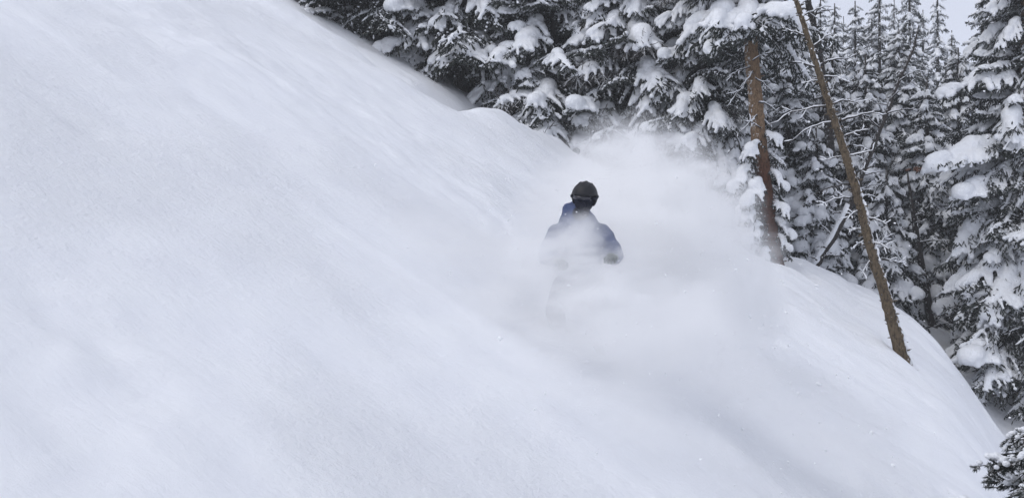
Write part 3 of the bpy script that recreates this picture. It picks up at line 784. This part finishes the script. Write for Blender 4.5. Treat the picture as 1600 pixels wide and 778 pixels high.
def skin(name, nodes, edges, mat, base, parent=None, sub=2, root=0):
    """nodes: {key: ((x, y, z), radius or (rx, ry))}; a continuous tapered surface along the edges"""
    ks = list(nodes); me = bpy.data.meshes.new(name)
    me.from_pydata([tuple(Vector(nodes[k][0]) - base) for k in ks], [(ks.index(a), ks.index(b)) for a, b in edges], [])
    o = bpy.data.objects.new('tmp', me); COL.objects.link(o)
    o.modifiers.new('s', 'SKIN'); sd2 = o.modifiers.new('d', 'SUBSURF'); sd2.levels = sub; sd2.render_levels = sub
    lay = me.skin_vertices[0].data
    for i, k in enumerate(ks):
        r = nodes[k][1]; lay[i].radius = r if isinstance(r, tuple) else (r, r); lay[i].use_root = (i == root)
    out = bpy.data.meshes.new_from_object(o.evaluated_get(bpy.context.evaluated_depsgraph_get())); out.name = name
    bpy.data.objects.remove(o); out.materials.clear(); out.materials.append(mat)
    out.polygons.foreach_set('use_smooth', np.ones(len(out.polygons), bool))
    return link(name, out, parent, base if parent is None else None)

PB = Vector((.62, 9.0, gz(.62, 9.0) - .03))
J = {'pelvis': ((.62, 9.14, -.30), (.125, .10)), 'belly': ((.62, 9.08, -.11), (.12, .095)), 'chest': ((.61, 8.98, .05), (.135, .10)), 'neck': ((.615, 8.92, .23), .05), 'jaw': ((.610, 8.88, .33), .05), 'head': ((.638, 8.89, .42), .058), 'crown': ((.648, 8.89, .47), .05),
     'shL': ((.43, 8.96, .12), .066), 'elL': ((.32, 8.80, -.06), .046), 'wrL': ((.38, 8.56, -.10), .034), 'haL': ((.42, 8.48, -.12), (.040, .022)),
     'shR': ((.80, 8.96, .12), .066), 'elR': ((.91, 8.84, -.05), .046), 'wrR': ((.89, 8.60, -.07), .034), 'haR': ((.86, 8.51, -.08), (.040, .022)),
     'hipL': ((.49, 9.12, -.36), .085), 'knL': ((.38, 8.82, -.56), .06), 'anL': ((.47, 9.03, -.83), .045), 'toL': ((.46, 8.88, -.90), .04),
     'hipR': ((.75, 9.12, -.36), .085), 'knR': ((.80, 8.82, -.55), .06), 'anR': ((.77, 9.01, -.85), .045), 'toR': ((.78, 8.86, -.92), .04)}
JE = [('pelvis', 'belly'), ('belly', 'chest'), ('chest', 'neck'), ('neck', 'jaw'), ('jaw', 'head'), ('head', 'crown'), ('chest', 'shL'), ('shL', 'elL'), ('elL', 'wrL'), ('wrL', 'haL'), ('chest', 'shR'), ('shR', 'elR'), ('elR', 'wrR'), ('wrR', 'haR'),
      ('pelvis', 'hipL'), ('hipL', 'knL'), ('knL', 'anL'), ('anL', 'toL'), ('pelvis', 'hipR'), ('hipR', 'knR'), ('knR', 'anR'), ('anR', 'toR')]
person = skin('person', J, JE, M_SKIN, PB)
tag(person, 'crouching person in black helmet and blue jacket, half buried in flying powder', 'person')
def sub(keys, k): return {q: (J[q][0], tuple(a * k for a in J[q][1]) if isinstance(J[q][1], tuple) else J[q][1] * k) for q in keys}
jn = sub(('elL', 'wrL', 'elR', 'wrR'), 1.7); jn = {'pelvis': (J['pelvis'][0], (.22, .18)), 'belly': (J['belly'][0], (.22, .17)), 'chest': (J['chest'][0], (.23, .18)), 'neckbase': ((.612, 8.98, .17), (.20, .15)), 'collar': ((.612, 8.94, .29), (.125, .12)), 'hood': ((.565, 9.04, .33), .12), **jn}
jn['shL'] = (J['shL'][0], .125); jn['shR'] = (J['shR'][0], .125); jn['elL'] = (J['elL'][0], .10); jn['elR'] = (J['elR'][0], .10)
jn['wrL'] = (J['wrL'][0], .065); jn['wrR'] = (J['wrR'][0], .065); jn['hem'] = ((.62, 9.15, -.34), (.225, .185))
def cloth(name, nodes, edges, mat, vox=.022, it=8):
    C, Rr = [], []
    for a, b in edges:
        (pa, ra), (pb, rb) = nodes[a], nodes[b]
        ra = ra if isinstance(ra, tuple) else (ra, ra); rb = rb if isinstance(rb, tuple) else (rb, rb)
        for t in np.linspace(0, 1, 10):
            C.append(np.array(pa) * (1 - t) + np.array(pb) * t - np.array(PB)); w = [ra[i] * (1 - t) + rb[i] * t for i in (0, 1)]; Rr.append((w[0], w[1], (w[0] + w[1]) / 2))
    return link(name, blob_mesh(name, C, np.array(Rr), mat, vox, it, 1.0, True), person)
jk = cloth('jacket', jn, [('pelvis', 'belly'), ('belly', 'chest'), ('chest', 'neckbase'), ('neckbase', 'collar'), ('neckbase', 'hood'), ('pelvis', 'hem'), ('chest', 'shL'), ('shL', 'elL'), ('elL', 'wrL'), ('chest', 'shR'), ('shR', 'elR'), ('elR', 'wrR')], M_JACKET)
def drape(o, vox, it, amp, seed):
    md = o.modifiers.new('r', 'REMESH'); md.mode = 'VOXEL'; md.voxel_size = vox
    sm = o.modifiers.new('s', 'SMOOTH'); sm.factor = .5; sm.iterations = it
    me = bpy.data.meshes.new_from_object(o.evaluated_get(bpy.context.evaluated_depsgraph_get())); mats = list(o.data.materials)
    o.modifiers.clear(); me.name = o.data.name; o.data = me; me.materials.clear(); me.materials.append(mats[0])
    for v in me.vertices:                        # folds that pull from the shoulders to the elbows and waist
        c = v.co; w = math.sin(c.z * 38 + 5 * math.sin(c.x * 9 + seed) + c.y * 12) * .6 + math.sin(c.x * 46 + c.z * 21 + 3 * math.sin(c.y * 14)) * .4
        v.co = c + v.normal * amp * w
    me.polygons.foreach_set('use_smooth', np.ones(len(me.polygons), bool))
drape(jk, .02, 2, .007, 1.0)
tn = sub(('pelvis', 'hipL', 'knL', 'anL', 'hipR', 'knR', 'anR'), 1.55)
tn['pelvis'] = (J['pelvis'][0], (.20, .17))
cloth('trousers', tn, [('pelvis', 'hipL'), ('hipL', 'knL'), ('knL', 'anL'), ('pelvis', 'hipR'), ('hipR', 'knR'), ('knR', 'anR')], M_PANTS)
for sx in 'LR':
    skin('boot', {'a': (tuple(Vector(J['an' + sx][0]) + Vector((0, .01, .10))), .075), 'b': (tuple(Vector(J['an' + sx][0]) + Vector((0, .02, -.02))), (.07, .075)), 'c': (J['to' + sx][0], (.055, .045)), 'd': (tuple(Vector(J['to' + sx][0]) + Vector((0, -.09, -.01))), (.048, .035))}, [('a', 'b'), ('b', 'c'), ('c', 'd')], M_BOOT, PB, person)
    w, h = Vector(J['wr' + sx][0]), Vector(J['ha' + sx][0]); d = (h - w).normalized(); m_ = -1 if sx == 'L' else 1
    side = Vector((1, 0, 0)); side = (side - d * side.dot(d)).normalized(); dn = d.cross(side) * (1 if d.cross(side).z < 0 else -1)
    gl = {'w': (tuple(w - d * .03), .055), 'p0': (tuple(w + d * .03), (.048, .034)), 'p1': (tuple(w + d * .085), (.055, .032))}; ge = [('w', 'p0'), ('p0', 'p1')]
    for k, (off, ln) in enumerate(((-.042, .066), (-.014, .08), (.014, .076), (.042, .058))):
        a = w + d * .11 + side * off; b = a + d * ln * .5 + dn * .012; c = b + d * ln * .25 + dn * ln * .45
        gl[f'a{k}'] = (tuple(a), .016); gl[f'b{k}'] = (tuple(b), .0145); gl[f'c{k}'] = (tuple(c), .012); ge += [('p1', f'a{k}'), (f'a{k}', f'b{k}'), (f'b{k}', f'c{k}')]
    a = w + d * .05 - side * m_ * .05; b = a + d * .035 - side * m_ * .02 + dn * .015
    gl['t0'] = (tuple(a), .018); gl['t1'] = (tuple(b), .015); ge += [('p0', 't0'), ('t0', 't1')]
    skin('glove', gl, ge, M_GLOVE, PB, person)

HC = Vector((.655, 8.875, .475)); HROT = Euler((R_(10), R_(8), R_(-20)))
def shell(name, rx, ry, rz, keep, mat, thick, seg=40, post=None):
    import bmesh
    bm = bmesh.new(); bmesh.ops.create_uvsphere(bm, u_segments=seg, v_segments=seg // 2, radius=1)
    bmesh.ops.delete(bm, geom=[v for v in bm.verts if not keep(v.co)], context='VERTS')
    for v in bm.verts:
        c = v.co.copy(); v.co = (c.x * rx, c.y * ry, c.z * rz)
        if post: v.co = post(v.co)
    me = bpy.data.meshes.new(name); bm.to_mesh(me); bm.free(); me.materials.append(mat)
    me.polygons.foreach_set('use_smooth', np.ones(len(me.polygons), bool))
    o = link(name, me, person, HC - PB, HROT); md = o.modifiers.new('s', 'SOLIDIFY'); md.thickness = thick; md.offset = 0
    return o
helmet = shell('helmet', .110, .130, .126, lambda c: c.z > (.02 if c.y < -.25 else -.62) and not (c.z < -.05 and c.y < .0 and abs(c.x) < .75), M_HELMET, .016)
skin('neck_gaiter', {'a': ((.612, 8.94, .20), .10), 'b': ((.615, 8.905, .29), .088), 'c': ((.628, 8.885, .39), .098)}, [('a', 'b'), ('b', 'c')], M_GAITER, PB, person)
vg = Geo()                                               # ridge vents along the crown
for k in (-.05, 0, .05): tube(vg, [(k, y, .126 * math.sqrt(max(0, 1 - (y / .130) ** 2 - (k / .110) ** 2)) + .007) for y in np.linspace(-.09, .09, 7)], np.array([.003, .007, .009, .009, .009, .007, .003]), 6)
link('vent_ridge', vg.mesh('vent_ridge', [M_HELMET], True), helmet)
shell('face_mask', .088, .108, .15, lambda c: c.z < .2, M_GAITER, .012)
gog = shell('goggles', .096, .122, .112, lambda c: -.30 < c.z < .16 and c.y < -.45, M_LENS, .022)
st = Geo(); a = np.linspace(-2.6, -.54, 24) ; a = np.linspace(-.52, 3.66, 28)
tube(st, np.stack([.116 * np.cos(a), .137 * np.sin(a), np.full(28, .0) + .012 * np.sin(a)], -1), np.full(28, .012), 6)
link('strap', st.mesh('strap', [M_GAITER], True), gog)

# ------------------------------------------------------------------ flying powder round the rider
POW = [  # centre, radii, tilt about Y (deg), density
    ((.70, 8.20, -.56), (1.20, .60, .58), 20, 4.8),
    ((.30, 8.36, .04), (.60, .34, .31), 10, 4.6),
    ((.78, 8.46, .06), (.55, .28, .35), 12, 5.2),
    ((1.30, 8.5, -.62), (1.30, .65, .62), 32, 2.4),
    ((2.2, 8.5, -1.25), (1.7, .9, .55), 29, .7),
    ((1.42, 11.0, .14), (1.40, 1.0, 1.34), 18, 7.5),
    ((2.05, 11.4, -.22), (1.25, 1.0, 1.0), 32, 4.8),
    ((2.55, 12.2, -.62), (.95, .9, .60), 33, 1.6),
    ((-.25, 9.4, -.25), (1.4, .9, .65), 22, 1.2),
    ((-.8, 8.3, -.75), (1.4, .8, .60), 25, .8),
    ((.7, 7.5, -1.25), (1.7, .8, .55), 28, 1.0)]
def powder():
    import bmesh
    bm = bmesh.new(); V0, _ = ico()
    for c, r, tl, dn in POW:
        rm = np.array(Euler((0, R_(tl), 0)).to_matrix())
        for p in (V0 * np.array(r) * 1.22) @ rm.T + np.array(c): bm.verts.new(p)
    res = bmesh.ops.convex_hull(bm, input=bm.verts)
    bmesh.ops.delete(bm, geom=[e for e in res['geom_interior'] if isinstance(e, bmesh.types.BMVert)], context='VERTS')
    me = bpy.data.meshes.new('powder_cloud'); bm.to_mesh(me); bm.free()
    m = bpy.data.materials.new('airborne_powder'); m.use_nodes = True; n, l = m.node_tree.nodes, m.node_tree.links; n.clear()
    out = n.new('ShaderNodeOutputMaterial'); pv = n.new('ShaderNodeVolumePrincipled'); l.new(pv.outputs[0], out.inputs['Volume'])
    pv.inputs['Color'].default_value = (.999, .999, .999, 1); pv.inputs['Anisotropy'].default_value = .35
    tc = n.new('ShaderNodeTexCoord'); pos = tc.outputs['Object']
    # streams torn along the way the snow is thrown
    mp = n.new('ShaderNodeMapping'); mp.inputs['Rotation'].default_value = (0, R_(-32), 0); mp.inputs['Scale'].default_value = (.55, 1, 1.5); l.new(pos, mp.inputs[0])
    wn_ = noise(n, l, 1.1, 2, .5, pos); wv = n.new('ShaderNodeVectorMath'); wv.operation = 'SUBTRACT'; l.new(wn_.outputs['Color'], wv.inputs[0]); wv.inputs[1].default_value = (.5, .5, .5)
    ws = n.new('ShaderNodeVectorMath'); ws.operation = 'SCALE'; l.new(wv.outputs[0], ws.inputs[0]); ws.inputs['Scale'].default_value = .75
    wp = n.new('ShaderNodeVectorMath'); wp.operation = 'ADD'; l.new(pos, wp.inputs[0]); l.new(ws.outputs[0], wp.inputs[1])
    tot = None
    for c, r, tl, dn in POW:
        q = n.new('ShaderNodeMapping'); q.vector_type = 'TEXTURE'; q.inputs['Location'].default_value = c; q.inputs['Rotation'].default_value = (0, R_(tl), 0); q.inputs['Scale'].default_value = r
        l.new(wp.outputs[0], q.inputs[0]); ln = n.new('ShaderNodeVectorMath'); ln.operation = 'LENGTH'; l.new(q.outputs[0], ln.inputs[0])
        d = mrange(n, l, ln.outputs['Value'], 1.08, .30, 0, dn)
        tot = d if tot is None else math_n(n, l, 'ADD', tot.outputs[0], d.outputs[0])
    tx = noise(n, l, 3.0, 5, .62, mp.outputs[0], .8); tm = mrange(n, l, tx.outputs[0], .36, .64, .14, 1.75)
    den = math_n(n, l, 'MULTIPLY', tot.outputs[0], tm.outputs[0]); l.new(den.outputs[0], pv.inputs['Density'])
    me.materials.append(m)
    o = link('powder_cloud', me); tag(o, 'cloud of flying powder snow thrown up around the rider', 'powder cloud', kind='stuff')
    m.cycles.volume_step_rate = .5
    return o
powder()

# clods of snow lying on the slope and thrown through the air
def mat_loose():
    m, n, l, p = new_mat('loose_snow'); p.inputs['Base Color'].default_value = (.92, .93, .95, 1); p.inputs['Roughness'].default_value = .9
    t = n.new('ShaderNodeBsdfTranslucent'); t.inputs[0].default_value = (.92, .93, .95, 1); mx = n.new('ShaderNodeMixShader'); mx.inputs[0].default_value = .0
    l.new(p.outputs[0], mx.inputs[1]); l.new(t.outputs[0], mx.inputs[2]); l.new(mx.outputs[0], n['Material Output'].inputs['Surface'])
    return m
M_LOOSE = mat_loose()
def clods():
    r = np.random.default_rng(8); V0, T0 = ico(); g = Geo()
    def one(p, s):
        w = V0 * (s * r.uniform(.6, 1.3, 3) * [1, 1, .6]) * (1 + r.normal(0, .16, (len(V0), 1))); g.add(w + p, T0)
    O8 = np.array([(1, 0, 0), (-1, 0, 0), (0, 1, 0), (0, -1, 0), (0, 0, 1), (0, 0, -1)], float); T8 = np.array([(0, 2, 4), (2, 1, 4), (1, 3, 4), (3, 0, 4), (2, 0, 5), (1, 2, 5), (3, 1, 5), (0, 3, 5)])
    def tiny(p, s): g.add(O8 * (s * r.uniform(.6, 1.4, 3)) + p, T8)
    for k in range(150):
        u, v = r.normal(1130, 90), r.normal(470, 60); d = plane_d(u, v)
        if not 8 < d < 20: continue
        x = (u - 800) / F * d; one(np.array([x, d, gz(x, d) + .0]), abs(r.normal(0, .018)) + .008)
    for u, v, s in ((1279, 590, .045), (1133, 542, .04), (1125, 445, .03), (1345, 478, .02), (1222, 447, .03), (1395, 716, .04), (1398, 710, .03)):
        d = plane_d(u, v); x = (u - 800) / F * d; one(np.array([x, d, gz(x, d) + s * .3]), s)
    for k in range(2600):
        a, b_ = r.normal(0, 1), r.normal(0, 1)
        if k % 3 == 0: p = np.array([.8 + .9 * a, 8.3 + .8 * b_, 0]); h = abs(r.normal(0, .8))
        elif k % 3 == 1: p = np.array([2.3 + .9 * a, 9.8 + 1.3 * b_, 0]); h = abs(r.normal(0, .6))
        else: p = np.array([1.7 + .8 * a, 11 + .9 * b_, 0]); h = abs(r.normal(0, 1.0))
        if p[1] < 5.5: continue
        p[2] = gz(p[0], p[1]) + h; tiny(p, .003 + .006 * r.random() ** 3 + (.010 if r.random() < .03 else 0))
    for k in range(420):                         # flakes still falling
        d = r.uniform(4, 22); p = np.array(pix(r.uniform(0, 1600), r.uniform(0, 778), d))
        if p[2] > gz(p[0], p[1]) + .2 and p[0] > .15 * d: one(p, r.uniform(.0025, .006))
    tag(link('snow_clods', g.mesh('snow_clods', [M_LOOSE], True)), 'small clods and flakes of snow thrown off the slope', 'snow clods', kind='stuff')
clods()

# ------------------------------------------------------------------ snowy air
def haze():
    x0, x1, y0, y1 = gx[0] - 2, gx[-1] + 2, gy[0] - 2, gy[-1] + 2; z0, z1 = float(Z.min()) - 1, max(float(Z.max()), 14.0) + 3
    V = [(x, y, z) for z in (z0, z1) for y in (y0, y1) for x in (x0, x1)]
    me = bpy.data.meshes.new('haze'); me.from_pydata(V, [], [(0, 2, 3, 1), (4, 5, 7, 6), (0, 1, 5, 4), (2, 6, 7, 3), (0, 4, 6, 2), (1, 3, 7, 5)])
    m = bpy.data.materials.new('snowy_air'); m.use_nodes = True; n, l = m.node_tree.nodes, m.node_tree.links; n.clear()
    out = n.new('ShaderNodeOutputMaterial'); pv = n.new('ShaderNodeVolumePrincipled'); l.new(pv.outputs[0], out.inputs['Volume'])
    pv.inputs['Color'].default_value = (.98, .985, .99, 1); pv.inputs['Density'].default_value = .0013
    me.materials.append(m); tag(link('haze', me), 'thin snowy air over the whole slope and forest', 'haze', kind='stuff')
haze()
